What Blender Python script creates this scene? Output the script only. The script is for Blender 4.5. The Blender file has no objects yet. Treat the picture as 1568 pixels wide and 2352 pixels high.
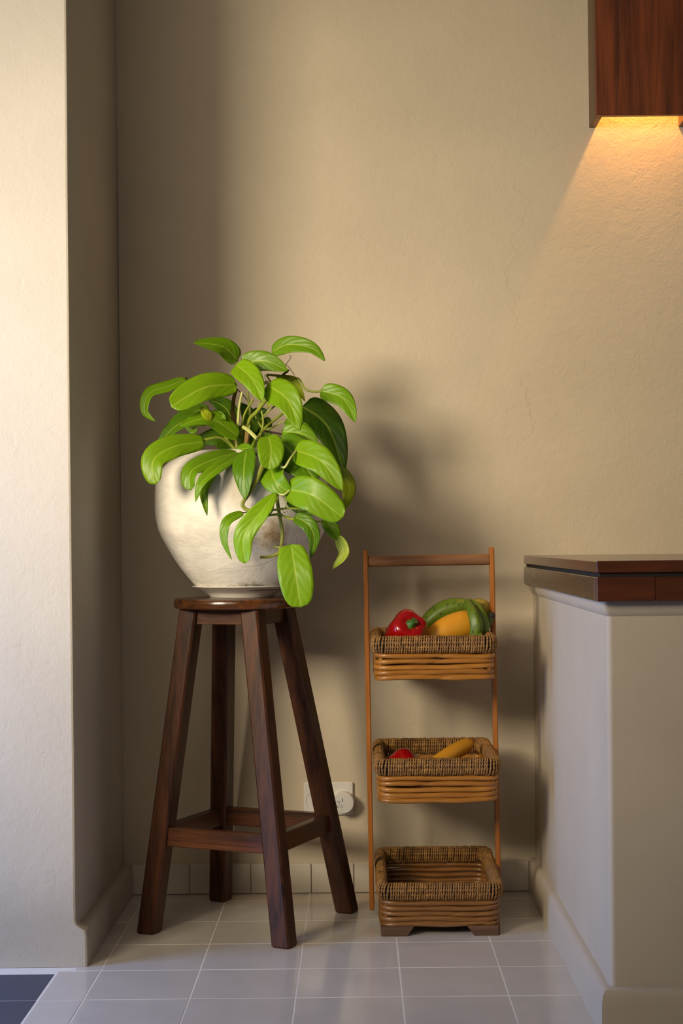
import bpy, math, random
from math import sin, cos, pi, sqrt, atan2
from mathutils import Vector, Matrix, Euler

random.seed(7)
C = bpy.context.scene.collection
SC = bpy.context.scene

# ------------------------------------------------------------------ camera
F, CX, CY, HC, ROLL = 3578.0, 820.0, 1245.0, 0.858, 0.010      # focal length in px, principal point, eye height
cam_d = bpy.data.cameras.new('camera')
cam = bpy.data.objects.new('camera', cam_d)
C.objects.link(cam)
cam_d.sensor_fit = 'VERTICAL'
cam_d.sensor_height = 36.0
cam_d.lens = F / 2352 * 36.0
cam_d.shift_x = (784 - CX) / 2352
cam_d.shift_y = (CY - 1176) / 2352
cam_d.clip_start = 0.05
cam.matrix_world = Matrix.Translation((0, 0, HC)) @ Matrix.Rotation(ROLL, 4, 'Y') @ Matrix.Rotation(pi / 2, 4, 'X')
SC.camera = cam

# ------------------------------------------------------------------ world, lights, exposure
w = bpy.data.worlds.new('world')
SC.world = w
w.use_nodes = True
w.node_tree.nodes['Background'].inputs[0].default_value = (1.0, 0.83, 0.62, 1)
w.node_tree.nodes['Background'].inputs[1].default_value = 0.062


def area(name, loc, target, sx, sy, power, col, spread=180):
    d = bpy.data.lights.new(name, 'AREA')
    d.shape = 'RECTANGLE'
    d.size, d.size_y = sx, sy
    d.energy = power
    d.color = col
    d.spread = math.radians(spread)
    o = bpy.data.objects.new(name, d)
    C.objects.link(o)
    o.location = loc
    o.rotation_euler = (Vector(target) - Vector(loc)).to_track_quat('-Z', 'Y').to_euler()
    return o


area('key_window_light', (-1.72, 1.1, 1.66), (-0.1, 3.8, 1.12), 0.72, 0.8, 14.5, (1.0, 0.85, 0.62), 66)
area('far_fill_light', (-1.1, 0.1, 2.0), (0.1, 3.8, 1.7), 1.6, 0.7, 9.0, (1.0, 0.85, 0.64), 105)  # broad soft fill added from the camera side to lift the wall
area('cool_doorway_light', (-1.75, 2.70, 0.65), (0.4, 2.85, 0.4), 0.5, 1.2, 25, (0.27, 0.46, 1.0))
SC.view_settings.view_transform = 'Standard'
SC.view_settings.look = 'None'
SC.view_settings.gamma = 1
SC.view_settings.use_curve_mapping = False
SC.view_settings.exposure = 0.0


def at(px, py, Y):
    """world point at depth Y seen at photo pixel (px, py)"""
    dx, dy = px - CX, py - CY
    return Vector(((dx - ROLL * dy) * Y / F, Y, HC - (dy + ROLL * dx) * Y / F))


# ------------------------------------------------------------------ node helpers
class NT:
    def __init__(s, name):
        s.m = bpy.data.materials.new(name)
        s.m.use_nodes = True
        s.t = s.m.node_tree
        s.b = s.t.nodes['Principled BSDF']
        s.out = s.t.nodes['Material Output']

    def n(s, typ, ins=None, **kw):
        nd = s.t.nodes.new(typ)
        for k, v in kw.items():
            setattr(nd, k, v)
        for k, v in (ins or {}).items():
            s.set(nd, k, v)
        return nd

    def set(s, nd, k, v):
        sock = nd.inputs[k]
        if isinstance(v, bpy.types.NodeSocket):
            s.t.links.new(v, sock)
        elif isinstance(v, (tuple, list)) and len(v) == 3 and sock.type == 'RGBA':
            sock.default_value = (*v, 1)
        else:
            sock.default_value = v

    def coord(s, kind='Object', scale=(1, 1, 1)):
        c = s.n('ShaderNodeTexCoord')
        return s.n('ShaderNodeMapping', {'Vector': c.outputs[kind], 'Scale': scale}).outputs[0]

    def noise(s, vec, scale, detail=4, rough=.55, dist=0):
        return s.n('ShaderNodeTexNoise', {'Vector': vec, 'Scale': scale, 'Detail': detail, 'Roughness': rough, 'Distortion': dist}).outputs[0]

    def ramp(s, fac, stops):
        r = s.n('ShaderNodeValToRGB', {'Fac': fac})
        e = r.color_ramp.elements
        while len(e) < len(stops):
            e.new(0.5)
        for el, (p, c) in zip(e, stops):
            el.position = p
            el.color = (*c, 1) if len(c) == 3 else c
        return r.outputs[0]

    def mix(s, fac, a, b, mode='MIX'):
        m = s.n('ShaderNodeMix', data_type='RGBA', blend_type=mode)
        s.set(m, 0, fac)
        s.set(m, 6, a)
        s.set(m, 7, b)
        return m.outputs[2]

    def math(s, op, a, b=0.0, c=None):
        m = s.n('ShaderNodeMath', operation=op)
        s.set(m, 0, a)
        s.set(m, 1, b)
        if c is not None:
            s.set(m, 2, c)
        return m.outputs[0]

    def bump(s, h, strength=.3, dist=.002, normal=None):
        d = {'Height': h, 'Strength': strength, 'Distance': dist}
        if normal is not None:
            d['Normal'] = normal
        return s.n('ShaderNodeBump', d).outputs[0]

    def bsdf(s, **kw):
        for k, v in kw.items():
            s.set(s.b, k.replace('_', ' '), v)
        return s.m


BW = lambda a, b: [(a, (0, 0, 0)), (b, (1, 1, 1))]


def mat_plaster(name, col, bump=.35, fine=1.0, dirt=0, cracks=()):
    t = NT(name)
    v = t.coord()
    big = t.noise(v, 3.0, 3)
    fineN = t.noise(v, 170, 3, .6)
    mid = t.noise(v, 42, 4, .6, .4)
    pits = t.ramp(t.noise(v, 28, 5, .7, .8), BW(.60, .72))
    c = t.mix(t.ramp(big, BW(.35, .7)), tuple(x * .94 for x in col), tuple(min(1, x * 1.04) for x in col))
    ck = None
    for (cx_, za, zb, wd) in cracks:            # hairline cracks that wander down the wall
        sp = t.n('ShaderNodeSeparateXYZ', {0: v})
        wob = t.n('ShaderNodeTexNoise', {'W': t.math('ADD', t.math('MULTIPLY', sp.outputs['Z'], 6.0), cx_ * 9), 'Scale': 1.0, 'Detail': 6, 'Roughness': .7}, noise_dimensions='1D').outputs[0]
        f = t.math('ABSOLUTE', t.math('SUBTRACT', t.math('SUBTRACT', sp.outputs['X'], cx_), t.math('MULTIPLY', t.math('SUBTRACT', wob, .5), .16)))
        ln = t.ramp(t.math('DIVIDE', f, wd), [(.25, (1, 1, 1)), (1.0, (0, 0, 0))])
        win = t.math('MULTIPLY', t.math('GREATER_THAN', sp.outputs['Z'], za), t.math('LESS_THAN', sp.outputs['Z'], zb))
        q = t.math('MULTIPLY', ln, win)
        ck = q if ck is None else t.math('MAXIMUM', ck, q)
    if ck is not None:
        c = t.mix(t.math('MULTIPLY', ck, .35), c, (.22, .17, .11))
    if dirt:            # scuffed, damp-stained band near the floor
        z = t.n('ShaderNodeSeparateXYZ', {0: v}).outputs['Z']
        q = t.math('ADD', z, t.math('MULTIPLY', t.noise(v, 13, 5, .65), -.16))
        c = t.mix(t.math('MULTIPLY', t.ramp(q, [(dirt - .15, (1, 1, 1)), (dirt - .04, (0, 0, 0))]), .45), c, (.30, .26, .21))
    h = t.math('ADD', t.math('MULTIPLY', fineN, .45 * fine), t.math('ADD', t.math('MULTIPLY', mid, .9), t.math('MULTIPLY', pits, -.35)))
    return t.bsdf(Base_Color=c, Roughness=.72, Normal=t.bump(h, bump, .004))


def mat_wood(name, dark, light, rough=.4, axis='z', scale=1.0, coat=0.0, spots=0.0, spec=.5):
    t = NT(name)
    a, b = 1.6 * scale, 26 * scale
    s3 = {'x': (a, b, b), 'y': (b, a, b), 'z': (b, b, a)}[axis]
    v = t.coord(scale=s3)
    oi = t.n('ShaderNodeObjectInfo').outputs['Random']
    vv = t.n('ShaderNodeVectorMath', {0: v}, operation='ADD')
    cmb = t.n('ShaderNodeCombineXYZ', {'X': t.math('MULTIPLY', oi, 31.0), 'Y': t.math('MULTIPLY', oi, 17.0), 'Z': t.math('MULTIPLY', oi, 7.0)})
    t.set(vv, 1, cmb.outputs[0])
    v = vv.outputs[0]
    g1 = t.noise(v, 1.4, 5, .6, .9)
    g2 = t.noise(v, 6.5, 4, .65)
    f = t.math('ADD', t.math('MULTIPLY', g1, .7), t.math('MULTIPLY', g2, .3))
    c = t.ramp(f, [(.33, dark), (.5, tuple((x + y) / 2 for x, y in zip(dark, light))), (.68, light)])
    if spots:
        sp = t.ramp(t.noise(t.coord(), 9, 4), BW(.46, .7))
        c = t.mix(t.math('MULTIPLY', sp, spots), c, tuple(x * .35 for x in dark))
    r = t.math('ADD', rough - .08, t.math('MULTIPLY', g2, .18))
    return t.bsdf(Base_Color=c, Roughness=r, Normal=t.bump(g2, .18, .0015), Coat_Weight=coat, Coat_Roughness=.18, Specular_IOR_Level=spec)


def mat_plain(name, col, rough=.5, bump=0, bscale=60, **kw):
    t = NT(name)
    v = t.coord()
    n = t.noise(v, bscale, 4)
    c = t.mix(n, tuple(x * .86 for x in col), tuple(min(1, x * 1.1) for x in col))
    d = dict(Base_Color=c, Roughness=rough)
    if bump:
        d['Normal'] = t.bump(n, bump, .002)
    d.update(kw)
    return t.bsdf(**d)


WALL = (.575, .495, .368)
M = {}
M['wall'] = mat_plaster('wall_plaster', WALL, .34, 1.0, 0, ((.425, 1.10, 1.27, .0016), (.395, 1.36, 1.75, .0011)))
M['pier'] = mat_plaster('pier_plaster', (.505, .46, .385), .32, 1.0, .16)
M['counter'] = mat_plaster('counter_plaster', (.52, .45, .355), .16, .6)
M['ceiling'] = mat_plaster('ceiling_plaster', (.6, .52, .4), .2)
M['skirt'] = mat_plaster('skirting_paint', (.60, .545, .46), .35)
M['grout'] = mat_plain('grout', (.78, .75, .72), .75, .4, 150)
M['stool'] = mat_wood('stool_wood', (.006, .0022, .0012), (.105, .032, .010), .44, 'z', 1, .04, 0, .35)
M['stoolx'] = mat_wood('stool_wood_long', (.010, .0035, .0016), (.14, .045, .014), .38, 'x', 1, .1)
M['stooly'] = mat_wood('stool_wood_cross', (.008, .0028, .0014), (.11, .034, .010), .38, 'y', 1, .1)
M['seat'] = mat_wood('seat_wood', (.012, .005, .003), (.17, .055, .012), .22, 'x', .9, .5, .55)
M['counterwood'] = mat_wood('worktop_wood', (.035, .012, .006), (.13, .036, .015), .20, 'x', .7, .3)
M['counterwoody'] = mat_wood('worktop_wood_cross', (.028, .014, .006), (.11, .052, .022), .26, 'y', .7, .3)
M['sconce'] = mat_wood('sconce_wood', (.050, .011, .0025), (.215, .050, .010), .42, 'z', .8)
M['sconceside'] = mat_wood('sconce_side_wood', (.055, .026, .009), (.15, .080, .032), .45, 'z', .8)  # less red than the front: light bounced off the wall put into colour
M['post'] = mat_wood('rack_wood', (.22, .064, .005), (.42, .140, .012), .45, 'z', 1.2)
M['rail'] = mat_wood('rack_rail_wood', (.13, .055, .022), (.28, .125, .05), .55, 'x', 1.4)
M['foot'] = mat_wood('rack_foot_wood', (.06, .028, .014), (.15, .072, .036), .6, 'x', 1.4)
M['dark'] = mat_plain('dark_gap', (.012, .008, .006), .8)
M['white'] = mat_plain('white_plastic', (.74, .72, .69), .32, 0, 20)
M['ink'] = mat_plain('printed_ink', (.07, .06, .055), .6)
M['ceramic'] = mat_plain('saucer_glaze', (.72, .68, .63), .18, 0, 20)
M['soil'] = mat_plain('soil', (.03, .02, .012), .95, 1.0, 90)
M['root'] = mat_plain('aerial_root', (.05, .025, .012), .8)
M['bark'] = mat_plain('bark', (.22, .13, .035), .7, .8, 120)

# tile: pale glazed ceramic
t = NT('floor_tile_glaze')
v = t.coord()
oi = t.n('ShaderNodeObjectInfo').outputs['Random']
cl = t.noise(v, 7, 5, .6, .5)
c = t.mix(t.ramp(cl, BW(.3, .75)), (.56, .525, .49), (.64, .60, .56))
c = t.mix(t.math('MULTIPLY', oi, .35), c, (.53, .485, .445))
M['tile'] = t.bsdf(Base_Color=c, Roughness=t.math('ADD', .05, t.math('MULTIPLY', t.noise(v, 11, 4), .16)), Normal=t.bump(t.noise(v, 4, 2), .06, .01))
t = NT('blue_tile_glaze')
v = t.coord()
c = t.mix(t.noise(v, 9, 5), (.009, .022, .070), (.015, .034, .095))
M['bluetile'] = t.bsdf(Base_Color=c, Roughness=.3)

# pot: limewashed terracotta with moss at the foot and flaked ochre patches
t = NT('limewash')
co = t.n('ShaderNodeTexCoord').outputs['Object']
sx = t.n('ShaderNodeSeparateXYZ', {0: co})
n1 = t.noise(t.coord(scale=(1, 1, 2.2)), 14, 6, .65, .5)
n2 = t.noise(t.coord(), 60, 5, .7)
c = t.mix(t.ramp(n1, BW(.35, .75)), (.90, .865, .785), (.70, .66, .585))


def blob(px, py, r, lo, hi):
    p = at(px, py, 3.345) - Vector((-.2605, 3.53, .752))
    d = t.n('ShaderNodeVectorMath', {0: co, 1: tuple(p)}, operation='DISTANCE').outputs['Value']
    f = t.math('SUBTRACT', t.math('ADD', t.math('DIVIDE', d, r), t.math('MULTIPLY', n2, .9)), .45)
    f = t.math('ADD', f, t.math('SUBTRACT', t.math('MULTIPLY', n1, .8), .4))
    return t.ramp(f, [(lo, (1, 1, 1)), (hi, (0, 0, 0))])


och = t.math('MAXIMUM', blob(634, 1238, .055, .45, 1.1), blob(706, 1228, .05, .4, 1.0))
c = t.mix(t.math('MULTIPLY', och, .95), c, (.40, .28, .14))
ring = blob(548, 1125, .055, .2, 1.0)
c = t.mix(t.math('MULTIPLY', ring, .6), c, (.42, .34, .20))
zz = t.math('ADD', sx.outputs['Z'], t.math('MULTIPLY', t.noise(t.coord(), 26, 6, .75), -.060))
below = lambda lo, hi: t.n('ShaderNodeMapRange', {'Value': zz, 'From Min': lo, 'From Max': hi, 'To Min': 1.0, 'To Max': 0.0}).outputs[0]
moss = t.math('MAXIMUM', below(-.026, -.014), t.math('MULTIPLY', below(-.020, .022), blob(492, 1338, .060, .35, .8)))
c = t.mix(t.math('MULTIPLY', moss, .85), c, (.07, .065, .035))
crk = t.ramp(t.n('ShaderNodeTexVoronoi', {'Vector': t.coord(scale=(1, 1, 1)), 'Scale': 9.0}, feature='DISTANCE_TO_EDGE').outputs[0], [(.0, (1, 1, 1)), (.012, (0, 0, 0))])
crk = t.math('MULTIPLY', crk, t.ramp(t.noise(t.coord(), 5, 3), BW(.52, .62)))
c = t.mix(t.math('MULTIPLY', crk, .5), c, (.3, .26, .2))
h = t.math('ADD', t.math('MULTIPLY', n1, .6), t.math('ADD', t.math('MULTIPLY', n2, .35), t.math('MULTIPLY', och, t.math('MULTIPLY', n2, 1.6))))
M['pot'] = t.bsdf(Base_Color=c, Roughness=.62, Normal=t.bump(h, .75, .005))


def mat_leaf():
    t = NT('leaf_green')
    uv = t.n('ShaderNodeTexCoord').outputs['UV']
    s = t.n('ShaderNodeSeparateXYZ', {0: uv})
    u, vv = s.outputs['X'], s.outputs['Y']
    d = t.math('ABSOLUTE', t.math('SUBTRACT', vv, .5))
    mid = t.ramp(d, [(.012, (1, 1, 1)), (.045, (0, 0, 0))])
    ph = t.math('ADD', t.math('MULTIPLY', u, 5.5), t.math('MULTIPLY', d, -4.0))
    ph = t.math('ADD', ph, t.math('MULTIPLY', t.noise(uv, 3.5, 2), 1.2))
    fr = t.math('ABSOLUTE', t.math('SUBTRACT', t.math('FRACT', ph), .5))
    vein = t.ramp(fr, [(.0, (1, 1, 1)), (.06, (0, 0, 0))])
    wide = t.ramp(fr, [(.0, (1, 1, 1)), (.5, (0, 0, 0))])
    oc = t.n('ShaderNodeObjectInfo').outputs['Color']
    blot = t.noise(t.coord(), 16, 4)
    c = t.mix(t.ramp(blot, BW(.3, .75)), oc, t.mix(.5, oc, (.16, .30, .006)))
    c = t.mix(t.math('MULTIPLY', vein, .17), c, (.34, .50, .03))
    c = t.mix(t.math('MULTIPLY', mid, .62), c, (.42, .55, .06))
    spot = t.ramp(t.noise(t.coord(), 45, 3), BW(.76, .80))
    c = t.mix(t.math('MULTIPLY', spot, .6), c, (.22, .11, .02))
    h = t.math('ADD', t.math('MULTIPLY', wide, -.6), t.math('MULTIPLY', mid, -.5))
    nb = t.bump(h, .20, .004)
    t.bsdf(Base_Color=c, Roughness=.39, Normal=nb, Specular_IOR_Level=.38)
    tr = t.n('ShaderNodeBsdfTranslucent', {'Color': t.mix(.5, c, (.36, .55, .02)), 'Normal': nb})
    mx = t.n('ShaderNodeMixShader', {0: .22})
    t.t.links.new(t.b.outputs[0], mx.inputs[1])
    t.t.links.new(tr.outputs[0], mx.inputs[2])
    t.t.links.new(mx.outputs[0], t.out.inputs[0])
    return t.m


M['leaf'] = mat_leaf()
M['petiole'] = mat_plain('petiole_green', (.27, .33, .035), .45, .2, 80)
M['paletiole'] = mat_plain('petiole_pale', (.50, .53, .16), .45, .2, 80)
M['vine'] = mat_plain('vine_green', (.24, .26, .03), .5, .3, 80)

# rope and cane
t = NT('seagrass_rope')
v = t.coord()
c = t.mix(t.ramp(t.noise(v, 90, 4), BW(.3, .7)), (.12, .050, .009), (.44, .225, .055))
c = t.mix(t.ramp(t.noise(v, 12, 3), BW(.4, .75)), c, (.20, .10, .032))
M['rope'] = t.bsdf(Base_Color=c, Roughness=.62, Normal=t.bump(t.noise(v, 700, 3), .5, .001))


def mat_cane(name, a, b):
    t = NT(name)
    v = t.coord(scale=(6, 6, 60))
    oi = t.n('ShaderNodeObjectInfo').outputs['Random']
    c = t.mix(t.ramp(t.noise(v, 2, 4), BW(.3, .75)), a, b)
    c = t.mix(t.math('MULTIPLY', oi, .4), c, tuple(x * .7 for x in a))
    kn = t.ramp(t.noise(t.coord(scale=(30, 30, 90)), 1.2, 3), BW(.68, .76))
    c = t.mix(t.math('MULTIPLY', kn, .6), c, (.12, .045, .01))
    return t.bsdf(Base_Color=c, Roughness=.33, Coat_Weight=.25, Coat_Roughness=.25, Normal=t.bump(t.noise(t.coord(), 60, 3), .2, .002))


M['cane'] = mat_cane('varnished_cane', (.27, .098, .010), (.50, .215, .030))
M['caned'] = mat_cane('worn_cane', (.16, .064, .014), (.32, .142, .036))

t = NT('pepper_red')
v = t.coord()
M['pepper'] = t.bsdf(Base_Color=t.mix(t.noise(v, 18, 3), (.36, .003, .003), (.24, .002, .003)), Roughness=.22, Coat_Weight=.35, Coat_Roughness=.08)
M['pepperstem'] = mat_plain('pepper_stem', (.045, .13, .012), .4, .3, 120)


def mat_plantain(name, a, b, marks):
    t = NT(name)
    v = t.coord()
    c = t.mix(t.noise(v, 26, 4), a, b)
    k = t.ramp(t.noise(t.coord(), 75, 5, .7, 1.0), BW(.54, .64))
    c = t.mix(t.math('MULTIPLY', k, marks), c, (.02, .022, .008))
    return t.bsdf(Base_Color=c, Roughness=.45, Normal=t.bump(t.noise(v, 120, 3), .15, .001))


M['plantain'] = mat_plantain('plantain_green', (.075, .135, .006), (.13, .20, .010), .9)
M['plantaindark'] = mat_plantain('plantain_dark', (.045, .085, .008), (.08, .13, .012), .7)
M['plantainyel'] = mat_plantain('plantain_yellowing', (.22, .19, .02), (.30, .22, .03), .6)
M['squash'] = mat_plantain('squash_skin', (.60, .26, .012), (.68, .32, .02), .05)
M['tip'] = mat_plain('dry_tip', (.02, .016, .01), .8, .5, 100)

t = NT('lamp_glow')
t.bsdf(Base_Color=(1, .8, .5), Emission_Color=(1, .50, .15, 1), Emission_Strength=12)
M['bulb'] = t.m


# ------------------------------------------------------------------ mesh helpers
class MB:
    def __init__(s):
        s.v, s.f, s.uv = [], [], None

    def add(s, vs, fs):
        o = len(s.v)
        s.v += [tuple(x) for x in vs]
        s.f += [tuple(i + o for i in f) for f in fs]
        return s

    def box(s, x0, x1, y0, y1, z0, z1, b=0.0):
        """box with chamfered edges"""
        if b <= 0:
            vs = [(x, y, z) for z in (z0, z1) for y in (y0, y1) for x in (x0, x1)]
            return s.add(vs, [(0, 2, 3, 1), (4, 5, 7, 6), (0, 1, 5, 4), (2, 6, 7, 3), (0, 4, 6, 2), (1, 3, 7, 5)])
        prof = [(0, 0, b)]
        rings = []
        for z, e in ((z0, b), (z0 + b, 0), (z1 - b, 0), (z1, b)):
            c = b
            X0, X1, Y0, Y1 = x0 + e, x1 - e, y0 + e, y1 - e
            cc = c * .7
            rings.append([(X0 + cc, Y0, z), (X1 - cc, Y0, z), (X1, Y0 + cc, z), (X1, Y1 - cc, z), (X1 - cc, Y1, z), (X0 + cc, Y1, z), (X0, Y1 - cc, z), (X0, Y0 + cc, z)])
        return s.loft(rings)

    def loft(s, rings, cap=True, closed=False):
        n = len(rings[0])
        vs = [p for r in rings for p in r]
        fs = []
        m = len(rings)
        for i in range(m if closed else m - 1):
            a, b2 = i * n, ((i + 1) % m) * n
            for k in range(n):
                k2 = (k + 1) % n
                fs.append((a + k, a + k2, b2 + k2, b2 + k))
        if cap and not closed:
            fs.append(tuple(range(n - 1, -1, -1)))
            fs.append(tuple(range((m - 1) * n, m * n)))
        return s.add(vs, fs)

    def lathe(s, prof, seg=64, center=(0, 0, 0), cap=True):
        rings = [[(center[0] + r * cos(2 * pi * k / seg), center[1] + r * sin(2 * pi * k / seg), center[2] + z) for k in range(seg)] for r, z in prof]
        return s.loft(rings, cap)

    def tube(s, pts, rad, seg=8, closed=False, ridge=None, flat=None):
        pts = [Vector(p) for p in pts]
        n = len(pts)
        if not hasattr(rad, '__len__'):
            rad = [rad] * n
        rings = []
        up = None
        for i in range(n):
            if closed:
                T = pts[(i + 1) % n] - pts[i - 1]
            else:
                T = pts[min(i + 1, n - 1)] - pts[max(i - 1, 0)]
            T.normalize()
            if up is None:
                up = Vector((0, 0, 1)) if abs(T.z) < .9 else Vector((0, 1, 0))
            N = (up - T * up.dot(T)).normalized()
            up = N
            B = T.cross(N)
            r = []
            for k in range(seg):
                a = 2 * pi * k / seg
                q = rad[i] * (1 + (ridge[0] * cos(ridge[1] * a) if ridge else 0))
                r.append(pts[i] + N * (q * cos(a)) + B * (q * sin(a) * (flat or 1)))
            rings.append(r)
        return s.loft(rings, True, closed)

    def build(s, name, mat, parent=None, origin=(0, 0, 0), smooth=True, angle=35):
        me = bpy.data.meshes.new(name)
        o3 = Vector(origin)
        me.from_pydata([tuple(Vector(p) - o3) for p in s.v], [], s.f)
        me.validate()
        if s.uv:
            l = me.uv_layers.new(name='uv')
            for poly in me.polygons:
                for li in poly.loop_indices:
                    l.data[li].uv = s.uv[me.loops[li].vertex_index]
        me.materials.append(mat)
        if smooth:
            me.shade_smooth()
            try:
                me.set_sharp_from_angle(angle=math.radians(angle))
            except Exception:
                pass
        me.update()
        o = bpy.data.objects.new(name, me)
        C.objects.link(o)
        if parent is not None:
            o.parent = parent
        return o


def catmull(pts, n):
    """smooth points through pts (tuples of any length)"""
    P = [pts[0]] + list(pts) + [pts[-1]]
    out = []
    segs = len(pts) - 1
    for j in range(n + 1):
        x = j / n * segs
        i = min(int(x), segs - 1)
        t = x - i
        a, b, c, d = P[i], P[i + 1], P[i + 2], P[i + 3]
        out.append(tuple(.5 * (2 * b[k] + (c[k] - a[k]) * t + (2 * a[k] - 5 * b[k] + 4 * c[k] - d[k]) * t * t + (3 * b[k] - a[k] - 3 * c[k] + d[k]) * t ** 3) for k in range(len(a))))
    return out


def tag(o, label, cat, group=None):
    o['label'] = label
    o['category'] = cat
    if group:
        o['group'] = group
    return o


def thing(name, loc, label, cat, group=None, rz=0):
    o = bpy.data.objects.new(name, None)
    C.objects.link(o)
    o.location = loc
    o.rotation_euler = (0, 0, rz)
    o.empty_display_size = .05
    return tag(o, label, cat, group)


def struct(name, mb, mat, smooth=False):
    o = mb.build(name, mat, smooth=smooth)
    o['kind'] = 'structure'
    return o


# ------------------------------------------------------------------ the room
XL, XR, YB, YP, YC = -.579, .430, 3.825, 3.165, 2.694     # niche left face, counter side face, back wall, pier front, counter front
struct('wall_back', MB().box(XL, 2.6, YB, YB + .12, 0, 2.75), M['wall'])
# pier: its right face is slightly out of plumb like the hand plastered original
mb = MB()
rings = []
for z, ft, o in ((0, .023, 0), (.030, .023, 0), (.062, .0225, 0), (.073, .020, 0), (.080, .009, 0), (.086, .002, 0), (.094, 0, 0), (.6, 0, 0), (1.1, 0, -.001), (1.6, 0, -.001), (2.1, 0, 0), (2.75, 0, 0)):
    rings.append([(-2.6, YP, z), (XL - .005 + o + ft, YP, z), (XL - .0015 + o + ft, YP + .0015, z), (XL + o + ft, YP + .005, z), (XL + o + ft, YP + .030, z), (XL + o, YP + .032, z), (XL + o, YB + .12, z), (-2.6, YB + .12, z)])
mb.loft(rings)
struct('wall_left', mb, M['pier'])
struct('ceiling', MB().box(-2.6, 2.6, -.2, YB + .12, 2.75, 2.85), M['ceiling'])
floor = struct('floor', MB().box(-2.6, 2.6, -.2, YB + .12, -.03, -.0007), M['grout'])

tile_mesh = {}


def tile(x0, x1, y0, y1, kind):
    g = .0012
    key = (kind, round(x1 - x0, 4), round(y1 - y0, 4))
    if key not in tile_mesh:
        hx, hy = (x1 - x0) / 2 - g, (y1 - y0) / 2 - g
        mb = MB()
        b = .0007
        rg = []
        for z, e in ((-.006, 0), (-b, 0), (0, b)):
            rg.append([(-hx + e, -hy + e, z), (hx - e, -hy + e, z), (hx - e, hy - e, z), (-hx + e, hy - e, z)])
        mb.loft(rg)
        o = mb.build('floor_tile' if kind == 'tile' else 'blue_floor_tile', M[kind], floor, smooth=False)
        tile_mesh[key] = o
    else:
        o = tile_mesh[key].copy()
        C.objects.link(o)
    o.location = ((x0 + x1) / 2 + random.uniform(-.0003, .0003), (y0 + y1) / 2, random.uniform(-.0003, .0))
    o.rotation_euler = (random.uniform(-.0012, .0012), random.uniform(-.0012, .0012), random.uniform(-.0012, .0012))
    return o


XG = [-.525, -.325, -.125, .076, .277, .430]
YG = [3.82, 3.739] + [3.537 - .2 * i for i in range(11)]
for j in range(len(YG) - 1):
    y1, y0 = YG[j], YG[j + 1]
    if y0 > 3.13:
        tile(XL, XG[0], y0, y1, 'tile')
    else:
        tile(-.610, XG[0], y0, y1, 'tile')
        for i in range(4):
            tile(-.612 - .2 * (i + 1), -.612 - .2 * i, y0, min(y1, 3.117), 'bluetile')
    for i in range(len(XG) - 1):
        tile(XG[i], XG[i + 1], y0, y1, 'tile')
    if y1 < YC:
        for i in range(3):
            tile(.430 + .2 * i, .630 + .2 * i, y0, y1, 'tile')

# baseboards
def skirt_profile(p, h, x, side):
    return None


bb = struct('baseboard_back', MB().box(XL, XR, YB - .010, YB, 0, .072), M['skirt'])
edges = [-.560, -.418, -.268, -.120, -.016, .135, .285, .412]
for a, b2 in zip(edges[:-1], edges[1:]):
    mb = MB().box(a + .0012, b2 - .0012, YB - .0155 - random.uniform(0, .001), YB - .009, .001, .0735 + random.uniform(-.001, .001), .0016)
    mb.build('skirting_tile', M['skirt'], bb, smooth=False)


def plinth(name, pts, mat, h=.083, th=.024):
    """hand-plastered skirting with a rounded top along the corner points pts (mitred), slightly uneven"""
    g = random.Random(len(name))
    prof = [(0, 0), (0, .36), (-.0005, .72), (-.0025, .88), (-.0065, .965), (-.012, 1.0), (-th, 1.012), (-th, 0)]
    P = [Vector((x, y, 0)) for x, y in pts]
    rings = []
    for s_ in range(len(P) - 1):
        d = P[s_ + 1] - P[s_]
        L = d.length
        d.normalize()
        nrm = Vector((d.y, -d.x, 0))
        n = max(3, int(L / .06))
        for i in range(n + 1):
            no = nrm
            if i == n and s_ < len(P) - 2:
                continue
            if i == 0 and s_ > 0:
                d0 = (P[s_] - P[s_ - 1]).normalized()
                no = nrm + Vector((d0.y, -d0.x, 0))
            wv, wz = g.uniform(-.0012, .0012), g.uniform(-.0012, .0012)
            rings.append([P[s_] + d * (L * i / n) + no * (o + (0 if q > 5 else wv)) + Vector((0, 0, z * h + (wz if z > .6 else 0))) for q, (o, z) in enumerate(prof)])
    return struct(name, MB().loft(rings), mat, True)


plinth('baseboard_left', ((-.556, YP + .029), (-.556, YB - .010)), M['pier'], .076, .0235)
plinth('baseboard_right', ((.411, YB - .010), (.411, YC - .021), (2.4, YC - .021)), M['counter'])

# plastered half wall that carries the counter
mb = MB()
r0 = [(XR, YB)] + [(XR + .010 - .010 * cos(a * pi / 10), YC + .010 - .010 * sin(a * pi / 10)) for a in range(6)] + [(2.5, YC), (2.5, YB)]
mb.loft([[(x, y, z) for x, y in r0] for z in (0, .3, .6, .752)])
struct('wall_right', mb, M['counter'], True)
mb = MB()
r0 = lambda e: [(XR - e, YB)] + [(XR - e + .010 - .010 * cos(a * pi / 10), YC - e + .010 - .010 * sin(a * pi / 10)) for a in range(6)] + [(2.5, YC - e), (2.5, YB)]
mb.loft([[(x, y, z) for x, y in r0(e)] for z, e in ((.724, -.001), (.727, .002), (.731, .005), (.737, .0075), (.744, .0088), (.7518, .009))])
struct('trim_1', mb, M['counter'], True)

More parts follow.
